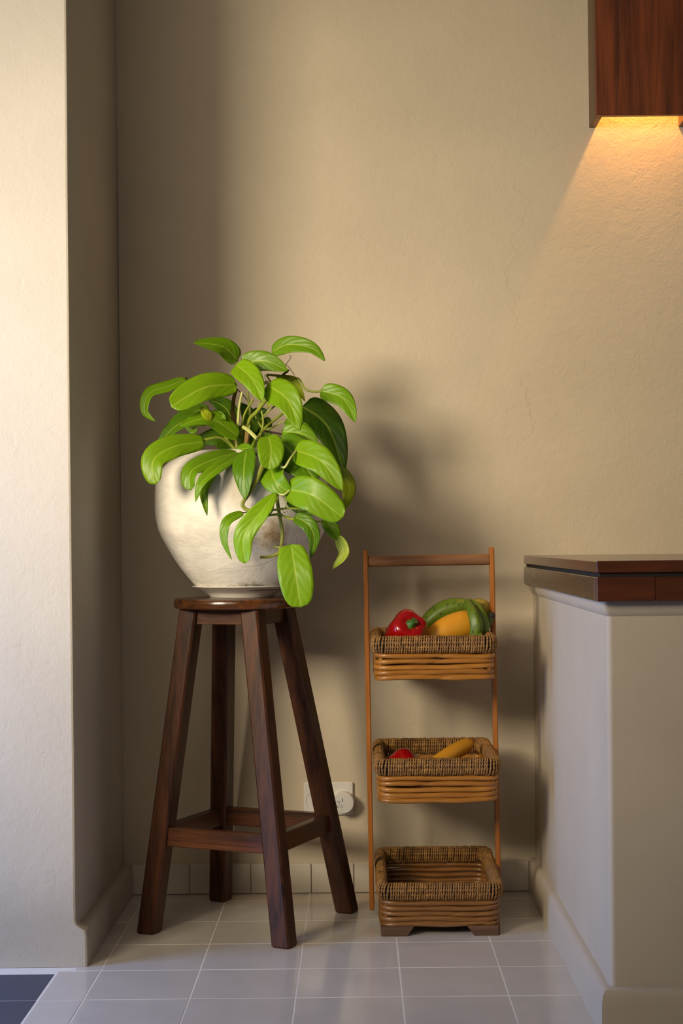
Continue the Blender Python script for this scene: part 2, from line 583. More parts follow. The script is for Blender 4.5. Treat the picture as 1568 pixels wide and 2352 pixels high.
# wooden worktop on the half wall
ct = thing('counter_worktop', (.41, 2.66, .752), 'dark reddish wooden worktop with double edge on the plastered half wall', 'countertop')
O = (.41, 2.66, .752)
XW, YW = .4085, 2.66
MB().box(XW + .006, 2.4, YW + .006, YB, .7535, .803).build('core_board', M['dark'], ct, O, smooth=False)
MB().box(XW, 2.4, YW, YB, .801, .8215, .0015).build('top_board', M['counterwood'], ct, O, smooth=False)
MB().box(XW, XW + .03, YW + .0305, YB, .752, .7935, .0015).build('edge_board', M['counterwoody'], ct, O, smooth=False)
MB().box(XW, .508, YW, YW + .03, .752, .7935, .0015).build('edge_board', M['counterwood'], ct, O, smooth=False)
MB().box(.5085, 2.4, YW + .0005, YW + .03, .752, .7935, .0015).build('edge_board', M['counterwood'], ct, O, smooth=False)

# ------------------------------------------------------------------ wall lamp box (upper right)
sc = thing('wall_sconce', (.697, YB, 1.869), 'reddish wooden box lamp on the back wall above the counter', 'lamp')
O = (.697, YB, 1.869)
Z0, Z1 = 1.869, 2.52
yF = 3.713
MB().box(.579, .596, yF + .018, YB - .0005, Z0, Z1, .0012).build('side_panel', M['sconceside'], sc, O, smooth=False)
MB().box(.798, .815, yF + .018, YB - .0005, Z0, Z1, .0012).build('side_panel', M['sconceside'], sc, O, smooth=False)
MB().box(.580, .814, yF, yF + .0178, Z0 + .0005, Z1, .0012).build('front_panel', M['sconce'], sc, O, smooth=False)
MB().box(.596, .798, yF + .018, YB - .0005, Z1 - .018, Z1).build('top_panel', M['sconce'], sc, O, smooth=False)
mb = MB()
BZ = 2.11
mb.lathe([(.0, 0), (.010, .001), (.016, .006), (.019, .016), (.017, .028), (.011, .040)], 20, (.697, 3.782, BZ))
bulb = mb.build('bulb', M['bulb'], sc, O)
MB().lathe([(.012, .040), (.014, .042), (.014, .075), (.010, .078)], 16, (.697, 3.782, BZ)).build('lamp_holder', M['white'], sc, O)
MB().box(.690, .704, 3.780, YB, BZ + .055, BZ + .070).build('lamp_bracket', M['dark'], sc, O, smooth=False)
ld = bpy.data.lights.new('sconce_light', 'POINT')
ld.energy = 17
ld.color = (1, .47, .095)
ld.shadow_soft_size = .012
lo = bpy.data.objects.new('sconce_light', ld)
C.objects.link(lo)
lo.parent = sc
lo.location = Vector((.697, 3.775, BZ - .02)) - Vector(O)

# ------------------------------------------------------------------ stool
st = thing('bar_stool', (-.25, 3.53, 0), 'tall dark brown wooden stool with round seat and splayed square legs under the white pot', 'stool', rz=math.radians(-23.3))
SX, SY = -.020, -.0085          # the seat sits a little off the centre of the feet
ZS = .7125
legs = {}


def sq(cx, cy, h, z, c=.004):
    return [(cx - h + c, cy - h, z), (cx + h - c, cy - h, z), (cx + h, cy - h + c, z), (cx + h, cy + h - c, z), (cx + h - c, cy + h, z), (cx - h + c, cy + h, z), (cx - h, cy + h - c, z), (cx - h, cy - h + c, z)]


LB, LT = .166, .076


def legc(sx_, sy_, z):
    k = z / ZS
    return (sx_ * (LB + (LT - LB) * k) + SX * k, sy_ * (LB + (LT - LB) * k) + SY * k)


for sx_ in (-1, 1):
    for sy_ in (-1, 1):
        mb = MB()
        rings = []
        for z in (0, .004, .2, .45, ZS):
            cx_, cy_ = legc(sx_, sy_, z)
            rings.append(sq(cx_, cy_, .0215 - (.002 if z == 0 else 0), z))
        mb.loft(rings)
        mb.build('leg', M['stool'], st, smooth=False)
ZR0, ZR1 = .190, .231
for s_ in (-1, 1):
    a, b2 = legc(-1, s_, .21), legc(1, s_, .21)
    MB().box(a[0] + .018, b2[0] - .018, a[1] - .0115, a[1] + .0115, ZR0, ZR1, .002).build('stretcher', M['stoolx'], st, smooth=False)
    a, b2 = legc(s_, -1, .21), legc(s_, 1, .21)
    MB().box(a[0] - .0115, a[0] + .0115, a[1] + .018, b2[1] - .018, ZR0, ZR1, .002).build('stretcher', M['stooly'], st, smooth=False)
    a, b2 = legc(-1, s_, .69), legc(1, s_, .69)
    MB().box(a[0] + .016, b2[0] - .016, a[1] - .010, a[1] + .010, .678, ZS, .0015).build('apron', M['stoolx'], st, smooth=False)
    a, b2 = legc(s_, -1, .69), legc(s_, 1, .69)
    MB().box(a[0] - .010, a[0] + .010, a[1] + .016, b2[1] - .016, .678, ZS, .0015).build('apron', M['stooly'], st, smooth=False)
mb = MB()
mb.lathe([(.139, ZS), (.1425, ZS + .0012), (.144, ZS + .004), (.1445, ZS + .012), (.1438, ZS + .0185), (.1415, ZS + .0216), (.137, ZS + .0227), (.05, ZS + .0230)], 72, (SX, SY, 0))
mb.build('seat', M['seat'], st, angle=50)
ZT = ZS + .0230

# ------------------------------------------------------------------ saucer and potted plant
PX, PY = -.2605, 3.53
sa = MB()
sa.lathe([(.068, .0), (.072, .001), (.074, .006), (.088, .014), (.104, .0215), (.1125, .0255), (.1125, .0275), (.109, .0275), (.085, .016), (.07, .0105), (.0, .010)], 72, (PX - .002, PY, ZT))
tag(sa.build('saucer', M['ceramic'], None, (0, 0, 0), angle=60), 'white glazed saucer between the pot and the stool seat', 'saucer')

ZP = .752
PL = Vector((PX, PY, ZP))
pp = thing('potted_plant', PL, 'trailing plant with bright green heart-shaped leaves in a white limewashed round pot', 'potted plant')
prof = [(.060, .0), (.094, .0005), (.099, .003), (.106, .010), (.124, .031), (.1415, .054), (.158, .079), (.172, .104), (.183, .124), (.190, .142), (.1945, .164), (.1965, .19), (.1960, .209), (.195, .232), (.192, .252), (.187, .265), (.177, .278), (.163, .291), (.146, .300), (.131, .307), (.122, .3115), (.115, .313), (.108, .311), (.104, .305), (.112, .295), (.14, .27), (.14, .25)]
MB().lathe(prof, 96, (0, 0, 0), cap=True).build('pot', M['pot'], pp, angle=70)
mb = MB()
rings = []
for r in (.146, .11, .07, .03):
    rings.append([(r * cos(2 * pi * k / 28), r * sin(2 * pi * k / 28), .283 + .010 * random.random() + (.012 if r < .1 else 0)) for k in range(28)])
mb.loft(rings).build('soil', M['soil'], pp)

G1 = (.150, .310, .004)      # mid green
G2 = (.215, .400, .004)      # fresh green
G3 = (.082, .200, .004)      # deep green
G4 = (.032, .105, .004)      # dark green, leaves at the back
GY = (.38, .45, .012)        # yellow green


def leaf(pts, width, col, phi=0.0, fold=.25, wave=.09, shape=(.48, .95), twist=0.0, droop=0.0):
    """pts: (px, py, Y) along the midrib from the stalk to the tip; width in photo px"""
    NS, NW = 18, 10
    path = catmull([tuple(at(*p)) for p in pts], NS)
    path = [Vector(p) for p in path]
    Ym = sum(p[2] for p in pts) / len(pts)
    wm = width * Ym / F / 2
    a, b2 = shape
    pk = a / (a + b2)
    norm = pk ** a * (1 - pk) ** b2
    mb = MB()
    mb.uv = []
    seed = random.uniform(0, 6)
    for i in range(NS + 1):
        t_ = i / NS
        T = (path[min(i + 1, NS)] - path[max(i - 1, 0)]).normalized()
        V = Vector((0, 1, 0))
        W0 = T.cross(V)
        if W0.length < .05:
            W0 = Vector((1, 0, 0))
        W0.normalize()
        N0 = W0.cross(T).normalized()
        if N0.y > 0:
            N0 = -N0
        ph = phi + twist * t_
        W = W0 * cos(ph) + N0 * sin(ph)
        N = N0 * cos(ph) - W0 * sin(ph)
        tt = min(max(t_, .0), 1)
        hw = wm * (tt ** a * (1 - tt) ** b2) / norm
        hw = max(hw, .0006)
        for k in range(NW + 1):
            s_ = k / NW * 2 - 1
            lift = abs(s_) * hw * fold - hw * fold * .5 * s_ * s_ + wave * wm * sin(t_ * 9 + seed + (1.2 if s_ > 0 else 0)) * s_ * s_
            P = path[i] + W * (hw * s_) + N * lift
            mb.v.append(tuple(P))
            mb.uv.append((t_, (s_ + 1) / 2))
    for i in range(NS):
        for k in range(NW):
            a0 = i * (NW + 1) + k
            mb.f.append((a0, a0 + 1, a0 + NW + 2, a0 + NW + 1))
    o = mb.build('leaf', M['leaf'], pp, PL, angle=180)
    k = random.uniform(.88, 1.12)
    o.color = (col[0] * k, col[1] * k, col[2], 1)
    sm = o.modifiers.new('thickness', 'SOLIDIFY')
    sm.thickness = .0007
    return o


def stalk(pts, r0, r1=None, mat='petiole', name='petiole', n=14, seg=7):
    path = catmull([tuple(at(*p)) for p in pts], n)
    Y = pts[0][2]
    r1 = r0 if r1 is None else r1
    rad = [(r0 + (r1 - r0) * i / n) * Y / F for i in range(n + 1)]
    return MB().tube(path, rad, seg).build(name, M[mat], pp, PL)


# crown leaves
leaf([(546, 828, 3.50), (510, 796, 3.46), (444, 787, 3.42)], 47, G1, .25, .15)
leaf([(624, 809, 3.50), (662, 792, 3.48), (715, 800, 3.46), (746, 828, 3.45)], 42, G1, -.3, .2)
leaf([(553, 834, 3.44), (610, 830, 3.42), (661, 852, 3.42)], 50, G1, -.15, .18)
leaf([(543, 884, 3.42), (470, 890, 3.37), (393, 934, 3.33)], 66, G2, .15, .12, .06, (.45, .42))
leaf([(430, 870, 3.46), (385, 888, 3.42), (343, 905, 3.40), (333, 945, 3.39), (357, 968, 3.38)], 34, G1, .5, .3)
leaf([(542, 838, 3.40), (578, 870, 3.36), (602, 924, 3.34)], 56, G2, -.2, .25)
leaf([(632, 874, 3.50), (672, 878, 3.49), (700, 922, 3.49)], 26, GY, -.3, .2)
leaf([(614, 886, 3.38), (660, 918, 3.34), (688, 988, 3.32)], 68, G2, -.1, .2)
leaf([(736, 898, 3.46), (788, 916, 3.44), (816, 971, 3.42)], 48, G1, -.2, .2)
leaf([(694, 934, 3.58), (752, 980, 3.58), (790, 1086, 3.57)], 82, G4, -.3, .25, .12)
leaf([(478, 936, 3.50), (425, 955, 3.46), (373, 990, 3.44)], 34, G3, .5, .3)
leaf([(500, 958, 3.48), (410, 975, 3.43), (353, 1040, 3.41)], 40, G3, .4, .25)
leaf([(548, 1004, 3.42), (482, 962, 3.38), (414, 978, 3.35)], 46, G1, .4, .2)
leaf([(452, 985, 3.37), (440, 990, 3.38), (424, 978, 3.38)], 14, G3, .3, .2)
leaf([(475, 962, 3.41), (500, 954, 3.40), (519, 964, 3.39)], 26, G3, -.3, .2)
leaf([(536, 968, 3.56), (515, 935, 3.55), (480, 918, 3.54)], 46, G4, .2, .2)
leaf([(486, 962, 3.38), (472, 950, 3.37), (461, 934, 3.37)], 22, GY, .3, .1)
leaf([(471, 1014, 3.36), (400, 1026, 3.31), (352, 1058, 3.28), (356, 1113, 3.27)], 60, G2, .25, .22, .06, (.42, .45))
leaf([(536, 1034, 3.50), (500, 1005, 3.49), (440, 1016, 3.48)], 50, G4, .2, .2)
leaf([(546, 1038, 3.40), (500, 1052, 3.35), (440, 1082, 3.30), (438, 1126, 3.29)], 48, G1, .5, .3, .08, (.75, .5))
leaf([(553, 1042, 3.38), (500, 1075, 3.31), (462, 1110, 3.28), (449, 1152, 3.28)], 30, G1, .35, .35)
leaf([(492, 1082, 3.33), (468, 1125, 3.305), (475, 1184, 3.30)], 24, G1, -.35, .3)
leaf([(566, 1032, 3.36), (560, 1085, 3.31), (564, 1148, 3.30)], 56, G3, .35, .15)  # blade turned away: its shade is put into the deeper green
leaf([(616, 1002, 3.34), (622, 1035, 3.30), (616, 1078, 3.29)], 62, G2, -.1, .22, .05, (.42, .5))
leaf([(648, 992, 3.42), (700, 1000, 3.40), (726, 1045, 3.39)], 50, G1, -.3, .2)
leaf([(640, 1008, 3.38), (690, 1060, 3.34), (728, 1108, 3.33)], 92, G3, -.2, .15)
leaf([(676, 1034, 3.34), (738, 1060, 3.29), (786, 1128, 3.28)], 68, G2, -.15, .22)
leaf([(620, 1060, 3.35), (632, 1105, 3.305), (672, 1134, 3.30)], 62, G1, .15, .25, .1)
leaf([(656, 1124, 3.31), (718, 1138, 3.265), (787, 1190, 3.26)], 78, G2, -.1, .16, .05, (.45, .5))
leaf([(770, 1072, 3.40), (800, 1120, 3.39), (788, 1173, 3.38)], 38, GY, -.3, .2)
leaf([(660, 1150, 3.345), (700, 1175, 3.335), (722, 1180, 3.33)], 26, G3, -.2, .2)
leaf([(559, 1177, 3.31), (522, 1198, 3.285), (515, 1240, 3.28), (532, 1285, 3.28)], 24, G1, .35, .3)
leaf([(634, 1132, 3.29), (602, 1172, 3.27), (560, 1230, 3.26), (563, 1294, 3.265)], 48, G2, .2, .25, .16, (.7, .5))
leaf([(676, 1187, 3.30), (708, 1205, 3.28), (721, 1238, 3.28), (712, 1283, 3.29)], 36, G3, -.2, .3)
leaf([(745, 1190, 3.36), (764, 1218, 3.35), (777, 1240, 3.35)], 34, G1, -.2, .2, .05, (.5, .8))
leaf([(776, 1232, 3.35), (790, 1270, 3.34), (764, 1307, 3.34)], 30, GY, .5, .25)
leaf([(668, 1250, 3.27), (678, 1318, 3.245), (690, 1395, 3.24)], 80, G2, -.05, .14, .04, (.42, .42))
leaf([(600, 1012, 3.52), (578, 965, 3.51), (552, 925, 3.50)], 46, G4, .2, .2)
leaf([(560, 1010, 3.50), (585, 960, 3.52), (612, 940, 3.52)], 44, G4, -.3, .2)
leaf([(655, 966, 3.46), (684, 980, 3.44), (706, 1000, 3.43)], 26, G3, -.3, .2)
leaf([(688, 975, 3.45), (705, 992, 3.45), (712, 1012, 3.45)], 26, G1, -.2, .2)
leaf([(609, 918, 3.45), (618, 926, 3.45), (614, 940, 3.45)], 12, GY, 0, .2)
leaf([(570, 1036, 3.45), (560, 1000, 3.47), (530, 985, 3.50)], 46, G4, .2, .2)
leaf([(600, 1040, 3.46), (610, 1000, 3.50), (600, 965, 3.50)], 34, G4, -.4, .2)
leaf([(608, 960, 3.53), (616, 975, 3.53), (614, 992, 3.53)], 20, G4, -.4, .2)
leaf([(545, 1042, 3.42), (565, 1030, 3.39), (590, 1046, 3.37)], 26, G1, -.2, .2)

# stalks and vines
stalk([(543, 893, 3.45), (537, 915, 3.46), (534, 945, 3.48)], 4.2, 4.6, 'bark', 'stem')
stalk([(534, 942, 3.48), (537, 975, 3.49), (536, 1035, 3.51)], 6.0, 6.5, 'bark', 'stem')
stalk([(556, 900, 3.42), (549, 935, 3.42), (547, 965, 3.42), (543, 1007, 3.43), (546, 1045, 3.45)], 2.4, 4.2, 'paletiole')
stalk([(568, 900, 3.45), (574, 950, 3.45), (570, 1010, 3.45), (572, 1042, 3.47)], 2.6, 3.0)
stalk([(581, 918, 3.44), (560, 955, 3.43), (553, 1000, 3.44)], 2.4, 2.6)
stalk([(616, 910, 3.40), (590, 945, 3.42), (574, 962, 3.44), (560, 1000, 3.46)], 4.6, 4.2)
stalk([(594, 925, 3.42), (604, 960, 3.42), (602, 985, 3.42), (598, 1000, 3.43), (588, 1040, 3.45)], 2.2, 2.4)
stalk([(655, 945, 3.46), (612, 980, 3.44), (588, 1010, 3.43), (572, 1040, 3.45)], 3.2, 3.0)
stalk([(650, 968, 3.46), (625, 982, 3.46), (605, 985, 3.46), (588, 960, 3.46), (585, 945, 3.46)], 2.0, 2.0)
stalk([(640, 925, 3.46), (606, 955, 3.47), (595, 980, 3.48)], 2.0, 2.2)
stalk([(559, 981, 3.38), (572, 990, 3.36), (590, 1008, 3.34)], 4.6, 4.6, 'paletiole')
stalk([(569, 992, 3.40), (566, 1015, 3.40), (560, 1042, 3.42)], 6.2, 5.2, 'bark', 'stem')
stalk([(612, 861, 3.50), (640, 863, 3.50), (664, 865, 3.50), (676, 868, 3.50)], 2.8, 3.6, 'vine', 'vine')
stalk([(650, 860, 3.50), (660, 853, 3.48), (662, 850, 3.47)], 3.0, 2.2, 'bark', 'stem')
stalk([(672, 867, 3.50), (688, 872, 3.49), (700, 893, 3.48), (722, 900, 3.47), (738, 899, 3.46)], 2.8, 2.6)
stalk([(612, 862, 3.50), (618, 872, 3.49), (624, 880, 3.48)], 2.4, 2.0)
stalk([(532, 858, 3.47), (538, 852, 3.46), (543, 846, 3.44)], 4.2, 3.4, 'vine', 'vine')
stalk([(600, 882, 3.44), (612, 879, 3.43), (618, 884, 3.42)], 4.4, 4.0, 'paletiole')
stalk([(466, 1013, 3.36), (500, 1005, 3.38), (526, 1016, 3.40), (544, 1038, 3.42)], 2.6, 3.2)
stalk([(542, 1004, 3.42), (520, 992, 3.41), (500, 975, 3.40)], 3.0, 2.0)
stalk([(515, 1000, 3.43), (530, 1022, 3.43), (540, 1038, 3.44)], 3.0, 2.8)
stalk([(476, 956, 3.40), (520, 985, 3.41)], 1.8, 2.2)
stalk([(604, 990, 3.45), (640, 996, 3.45), (660, 1002, 3.46)], 2.4, 2.4, 'root', 'aerial_root')
stalk([(600, 1030, 3.36), (604, 1060, 3.325), (594, 1092, 3.315), (575, 1128, 3.31), (557, 1155, 3.305), (562, 1168, 3.305), (580, 1175, 3.30)], 6.0, 4.2, 'vine', 'vine', 24)
stalk([(628, 1095, 3.33), (634, 1125, 3.32), (638, 1160, 3.315), (643, 1190, 3.315), (648, 1225, 3.315), (646, 1256, 3.315)], 4.4, 4.0, 'vine', 'vine', 20)
stalk([(646, 1254, 3.315), (640, 1270, 3.31), (618, 1279, 3.305), (597, 1280, 3.30)], 4.4, 3.4, 'vine', 'vine')
stalk([(628, 1256, 3.32), (645, 1257, 3.315), (662, 1256, 3.29), (669, 1254, 3.275)], 3.0, 2.0)
stalk([(608, 1173, 3.30), (630, 1171, 3.305), (660, 1168, 3.31), (692, 1169, 3.315)], 2.8, 2.4)
stalk([(615, 1184, 3.30), (640, 1182, 3.305), (665, 1190, 3.31), (690, 1195, 3.32), (720, 1197, 3.34), (747, 1198, 3.36)], 3.0, 2.4)
stalk([(648, 1184, 3.305), (668, 1192, 3.305), (680, 1190, 3.30)], 3.0, 2.2)
stalk([(644, 1071, 3.305), (654, 1073, 3.30), (666, 1054, 3.305), (680, 1035, 3.335)], 2.8, 2.6, 'paletiole')
stalk([(638, 1134, 3.30), (652, 1136, 3.295), (665, 1126, 3.30)], 2.6, 2.4, 'paletiole')
stalk([(624, 1115, 3.32), (627, 1150, 3.31), (626, 1172, 3.31), (616, 1184, 3.30)], 1.8, 1.6)
stalk([(650, 1140, 3.31), (657, 1160, 3.305), (648, 1172, 3.305)], 1.5, 1.3)
stalk([(557, 1178, 3.31), (566, 1177, 3.305), (580, 1177, 3.30)], 1.6, 1.6, 'root', 'aerial_root')
stalk([(650, 846, 3.49), (660, 832, 3.48), (668, 820, 3.47), (664, 816, 3.47)], .8, .5, 'root', 'aerial_root')
stalk([(676, 862, 3.50), (662, 842, 3.50), (654, 838, 3.50)], .8, .6, 'root', 'aerial_root')
stalk([(608, 860, 3.50), (610, 872, 3.50), (622, 878, 3.50)], .7, .5, 'root', 'aerial_root')
stalk([(660, 862, 3.50), (668, 874, 3.49), (680, 866, 3.49)], .7, .5, 'root', 'aerial_root')
stalk([(540, 890, 3.46), (556, 905, 3.46), (568, 920, 3.46)], 1.2, 1.0, 'root', 'aerial_root')
stalk([(584, 1113, 3.325), (594, 1110, 3.325), (604, 1106, 3.325), (612, 1100, 3.33)], .6, .4, 'root', 'aerial_root')
for (x, y) in ((648, 1180), (654, 1177), (640, 1186), (640, 1254), (652, 1252)):
    stalk([(x - 5, y - 3, 3.305), (x, y, 3.303), (x + 4, y - 4, 3.30), (x + 8, y + 2, 3.30)], .7, .4, 'root', 'aerial_root')

# ------------------------------------------------------------------ wall socket with a plug
so = thing('wall_socket', at(754, 1834, YB), 'white double wall socket low on the back wall with a round plug inserted', 'socket')
O = so.location.copy()
x0, x1 = at(698, 1834, YB).x, at(811, 1834, YB).x
z0, z1 = at(755, 1871, YB).z, at(755, 1795, YB).z
MB().box(x0, x1, YB - .009, YB - .0002, z0, z1, .003).build('face_plate', M['white'], so, O, smooth=False)
pl = at(788, 1838, YB)
xl = at(725, 1838, YB)


def disc_y(cx_, cz_, prof, seg=40):
    return MB().loft([[(cx_ + r * cos(2 * pi * k / seg), y, cz_ + r * sin(2 * pi * k / seg)) for k in range(seg)] for r, y in prof])


disc_y(xl.x, xl.z, [(.0265, YB - .0089), (.0265, YB - .0105), (.0245, YB - .0105), (.0235, YB - .0089)]).build('socket_rim', M['white'], so, O, angle=30)
pg = disc_y(pl.x, pl.z, [(.0275, YB - .0088), (.0275, YB - .011), (.0255, YB - .0115), (.0262, YB - .016), (.0262, YB - .039), (.0252, YB - .0405), (.02, YB - .0408)])
plug = pg.build('plug', M['white'], so, O, angle=30)
# small worn print on the face of the plug
mk = MB()
yp = YB - .0410


def stroke(ax, az, bx, bz, wd=.0009):
    """ink bar between two points given in mm from the middle of the plug"""
    a = Vector((pl.x + ax / 1000, yp, pl.z + az / 1000))
    b2 = Vector((pl.x + bx / 1000, yp, pl.z + bz / 1000))
    d = (b2 - a).normalized()
    n = Vector((d.z, 0, -d.x)) * wd / 2
    mk.loft([[a + n, a - n, a - n + Vector((0, .0004, 0)), a + n + Vector((0, .0004, 0))], [b2 + n, b2 - n, b2 - n + Vector((0, .0004, 0)), b2 + n + Vector((0, .0004, 0))]])


S = .0547                       # mm per zoom pixel of the close-up, measured from the plug's middle


def zs(*p):
    for a, b2 in zip(p[:-1], p[1:]):
        stroke((a[0] - 925) * S, (735 - a[1]) * S, (b2[0] - 925) * S, (735 - b2[1]) * S)


zs((675, 640), (680, 720))
zs((775, 640), (735, 650), (735, 690), (780, 695), (770, 725), (735, 728))
zs((815, 655), (822, 670))
zs((895, 520), (895, 600), (898, 685))
zs((912, 520), (912, 685))
zs((580, 940), (625, 880), (640, 830))
zs((655, 950), (665, 870), (695, 880), (690, 920), (715, 945))
zs((735, 815), (770, 812))
zs((750, 785), (755, 835))
zs((780, 870), (815, 872))
zs((795, 900), (795, 935))
zs((880, 795), (850, 830))
zs((905, 850), (870, 870), (875, 900), (915, 920), (905, 955), (870, 965))
mk.build('worn_print', M['ink'], plug, O, smooth=False)

# ------------------------------------------------------------------ ladder rack with three baskets
RO = Vector((.17, 3.55, 0))
rk = thing('basket_rack', RO, 'three-tier ladder rack of orange-brown wood with rope-rimmed cane baskets', 'rack')


def post(xa, xb, top, dx, z0=.018):
    mb = MB()
    rings = []
    for z in (z0, z0 + .002, .3, .6, top - .002, top):
        k = z / .84
        e = .0015 if z in (z0, top) else 0
        X0, X1 = xa + dx * k + e, xb + dx * k - e
        Y0, Y1 = 3.548 + .022 * k + e, 3.574 + .022 * k - e
        c_ = .002
        rings.append([(X0 + c_, Y0, z), (X1 - c_, Y0, z), (X1, Y0 + c_, z), (X1, Y1 - c_, z), (X1 - c_, Y1, z), (X0 + c_, Y1, z), (X0, Y1 - c_, z), (X0, Y0 + c_, z)])
    return mb.loft(rings)


post(.0200, .0312, .840, -.0068).build('post', M['post'], rk, RO, smooth=False)
post(.3105, .3212, .843, -.0075, .06).build('post', M['post'], rk, RO, smooth=False)
mb = MB()
zc = .813
mb.tube([(.0235 + (.302 - .0235) * i / 8, 3.583, zc + .002 * i / 8) for i in range(9)], .0125, 18, flat=.8)
mb.build('handle_rail', M['rail'], rk, RO)

W2, D2 = .1395, .170      # half width and half depth of a basket rim
RH, RW = .040, .026      # rim height and thickness


def rrect(hx, hy, r, n):
    """points and outward normals along a rounded rectangle"""
    out = []
    L = [2 * hx - 2 * r, pi * r / 2, 2 * hy - 2 * r, pi * r / 2] * 2
    tot = sum(L)
    for i in range(n):
        s_ = i / n * tot
        k = 0
        while s_ > L[k]:
            s_ -= L[k]
            k += 1
        q = k // 2
        if k % 2 == 0:
            p, nr = [((-hx + r + s_, -hy), (0, -1)), ((hx, -hy + r + s_), (1, 0)), ((hx - r - s_, hy), (0, 1)), ((-hx, hy - r - s_), (-1, 0))][q]
        else:
            cxy = [(hx - r, -hy + r), (hx - r, hy - r), (-hx + r, hy - r), (-hx + r, -hy + r)][q]
            a = -pi / 2 + q * pi / 2 + s_ / r
            nr = (cos(a), sin(a))
            p = (cxy[0] + r * nr[0], cxy[1] + r * nr[1])
        out.append((Vector((p[0], p[1], 0)), Vector((nr[0], nr[1], 0))))
    return out


# one rope wound round the rim: two twisted strands following a flattened helix
TURNS, SPT = 212, 34
ctr = rrect(W2 - RW / 2, D2 - RW / 2, .020, TURNS * SPT)
rnd = random.Random(3)
jit = [rnd.uniform(-.0006, .0006) for _ in range(TURNS + 1)]
jrad = [rnd.uniform(-.0007, .0008) for _ in range(TURNS + 1)]
pos = []
for i in range(TURNS * SPT):
    P, N = ctr[i]
    th = 2 * pi * (i % SPT) / SPT
    cth, sth = cos(th), sin(th)
    ce = math.copysign(abs(cth) ** .8, cth)
    se = math.copysign(abs(sth) ** .8, sth)
    T2 = Vector((-N.y, N.x, 0))
    rr = jrad[i // SPT]
    pos.append((P + N * ((RW / 2 - .0026 + rr) * ce) + Vector((0, 0, (RH / 2 - .0026 + rr) * se)) + T2 * jit[i // SPT], N * ce * 1.0 + Vector((0, 0, se)), T2))
rope = MB()
for st_ in range(2):
    rings = []
    tot = len(pos)
    for i in range(tot):
        p, n_, t2 = pos[i]
        tn = (pos[(i + 1) % tot][0] - pos[i - 1][0]).normalized()
        no = (n_ - tn * n_.dot(tn)).normalized()
        bi = tn.cross(no)
        ph = -2 * pi * (i * 7.0 / SPT) + st_ * pi
        q = p + (no * cos(ph) + bi * sin(ph)) * .00115
        rings.append([q + no * (.0017 * cos(2 * pi * k / 5)) + bi * (.0017 * sin(2 * pi * k / 5)) for k in range(5)])
    rope.loft(rings, False, True)
rope_me = None
core = MB()
cp = rrect(W2 - RW / 2, D2 - RW / 2, .020, 72)
core.loft([[p + n_ * ((RW / 2 - .0042) * cos(2 * pi * k / 12)) + Vector((0, 0, (RH / 2 - .0045) * sin(2 * pi * k / 12))) for k in range(12)] for p, n_ in cp], False, True)


def rod(z, inset, rr, seed, splice):
    """one bent cane rod going right round the basket, ends lapped at the splice"""
    g = random.Random(seed)
    n = 96
    hx, hy = W2 - inset, D2 - inset
    base = rrect(hx, hy, .024, n)
    k0 = int(splice * n)
    pts, rad = [], []
    ph = [g.uniform(0, 6) for _ in range(4)]
    for j in range(n + 5):
        p, n_ = base[(k0 + j) % n]
        u = ((k0 + j) % n) / n * 2 * pi
        dz = .0012 * sin(3 * u + ph[0]) + .0009 * sin(7 * u + ph[1])
        dr = .0009 * sin(5 * u + ph[2])
        lap = 0
        if j < 4:
            lap = -.0022 * (1 - j / 4)
        if j > n:
            lap = .0022 * (j - n) / 4
        pts.append(p + n_ * (dr + lap * .6) + Vector((0, 0, z + dz + lap)))
        e = 1 + .07 * sin(11 * u + ph[3])
        if j < 4:
            e *= .35 + .16 * j
        if j > n:
            e *= 1 - .16 * (j - n)
        rad.append(rr * e)
    return MB().tube(pts, rad, 9)


def basket(cx_, cy_, ztop, tilt, kind, seed, splices, floor_z, label):
    mb = MB()
    mb.box(-W2 + .021, W2 - .021, -D2 + .021, D2 - .021, floor_z - .006, floor_z, .001)
    b = mb.build('basket', M['foot'], rk, smooth=False)
    b['label'] = label
    b.location = Vector((cx_, cy_, ztop)) - RO
    b.rotation_euler = (tilt, 0, 0)
    global rope_me
    if rope_me is None:
        r = rope.build('rope_wrap', M['rope'], b, (0, 0, 0), angle=180)
        rope_me = r
        c_ = core.build('rim_core', M['dark'], b)
        basket.core = c_
    else:
        r = rope_me.copy()
        C.objects.link(r)
        r.parent = b
        c_ = basket.core.copy()
        C.objects.link(c_)
        c_.parent = b
    r.location = (0, 0, -RH / 2)
    c_.location = (0, 0, -RH / 2)
    r['kind'] = 'stuff'
    for i in range(5):
        rod(-RH - .0055 - .0118 * i, .0125, .0057, seed + i, splices[i]).build('cane_rod', M[kind], b, angle=180)
    rod(-RH - .0055 - .0118 * 3.5, .0145, .0034, seed + 9, .6).build('thin_cane', M[kind], b, angle=180)
    for sx_ in (-1, 1):
        for sy_ in (-1, 1):
            MB().box(sx_ * (W2 - .0215) - .004, sx_ * (W2 - .0215) + .004, sy_ * (D2 - .0215) - .004, sy_ * (D2 - .0215) + .004, -.082, -.034, .001).build('corner_upright', M[kind], b, smooth=False)
    return b


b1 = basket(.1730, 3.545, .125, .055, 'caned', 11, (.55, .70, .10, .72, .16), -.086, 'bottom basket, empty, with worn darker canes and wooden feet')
b2_ = basket(.1710, 3.549, .389, .014, 'cane', 31, (.6, .05, .55, .7, .62), -.080, 'middle basket holding a red pepper and a yellow squash')
b3 = basket(.1667, 3.556, .654, .006, 'cane', 51, (.09, .08, .55, .7, .09), -.062, 'top basket heaped with fruit and vegetables')

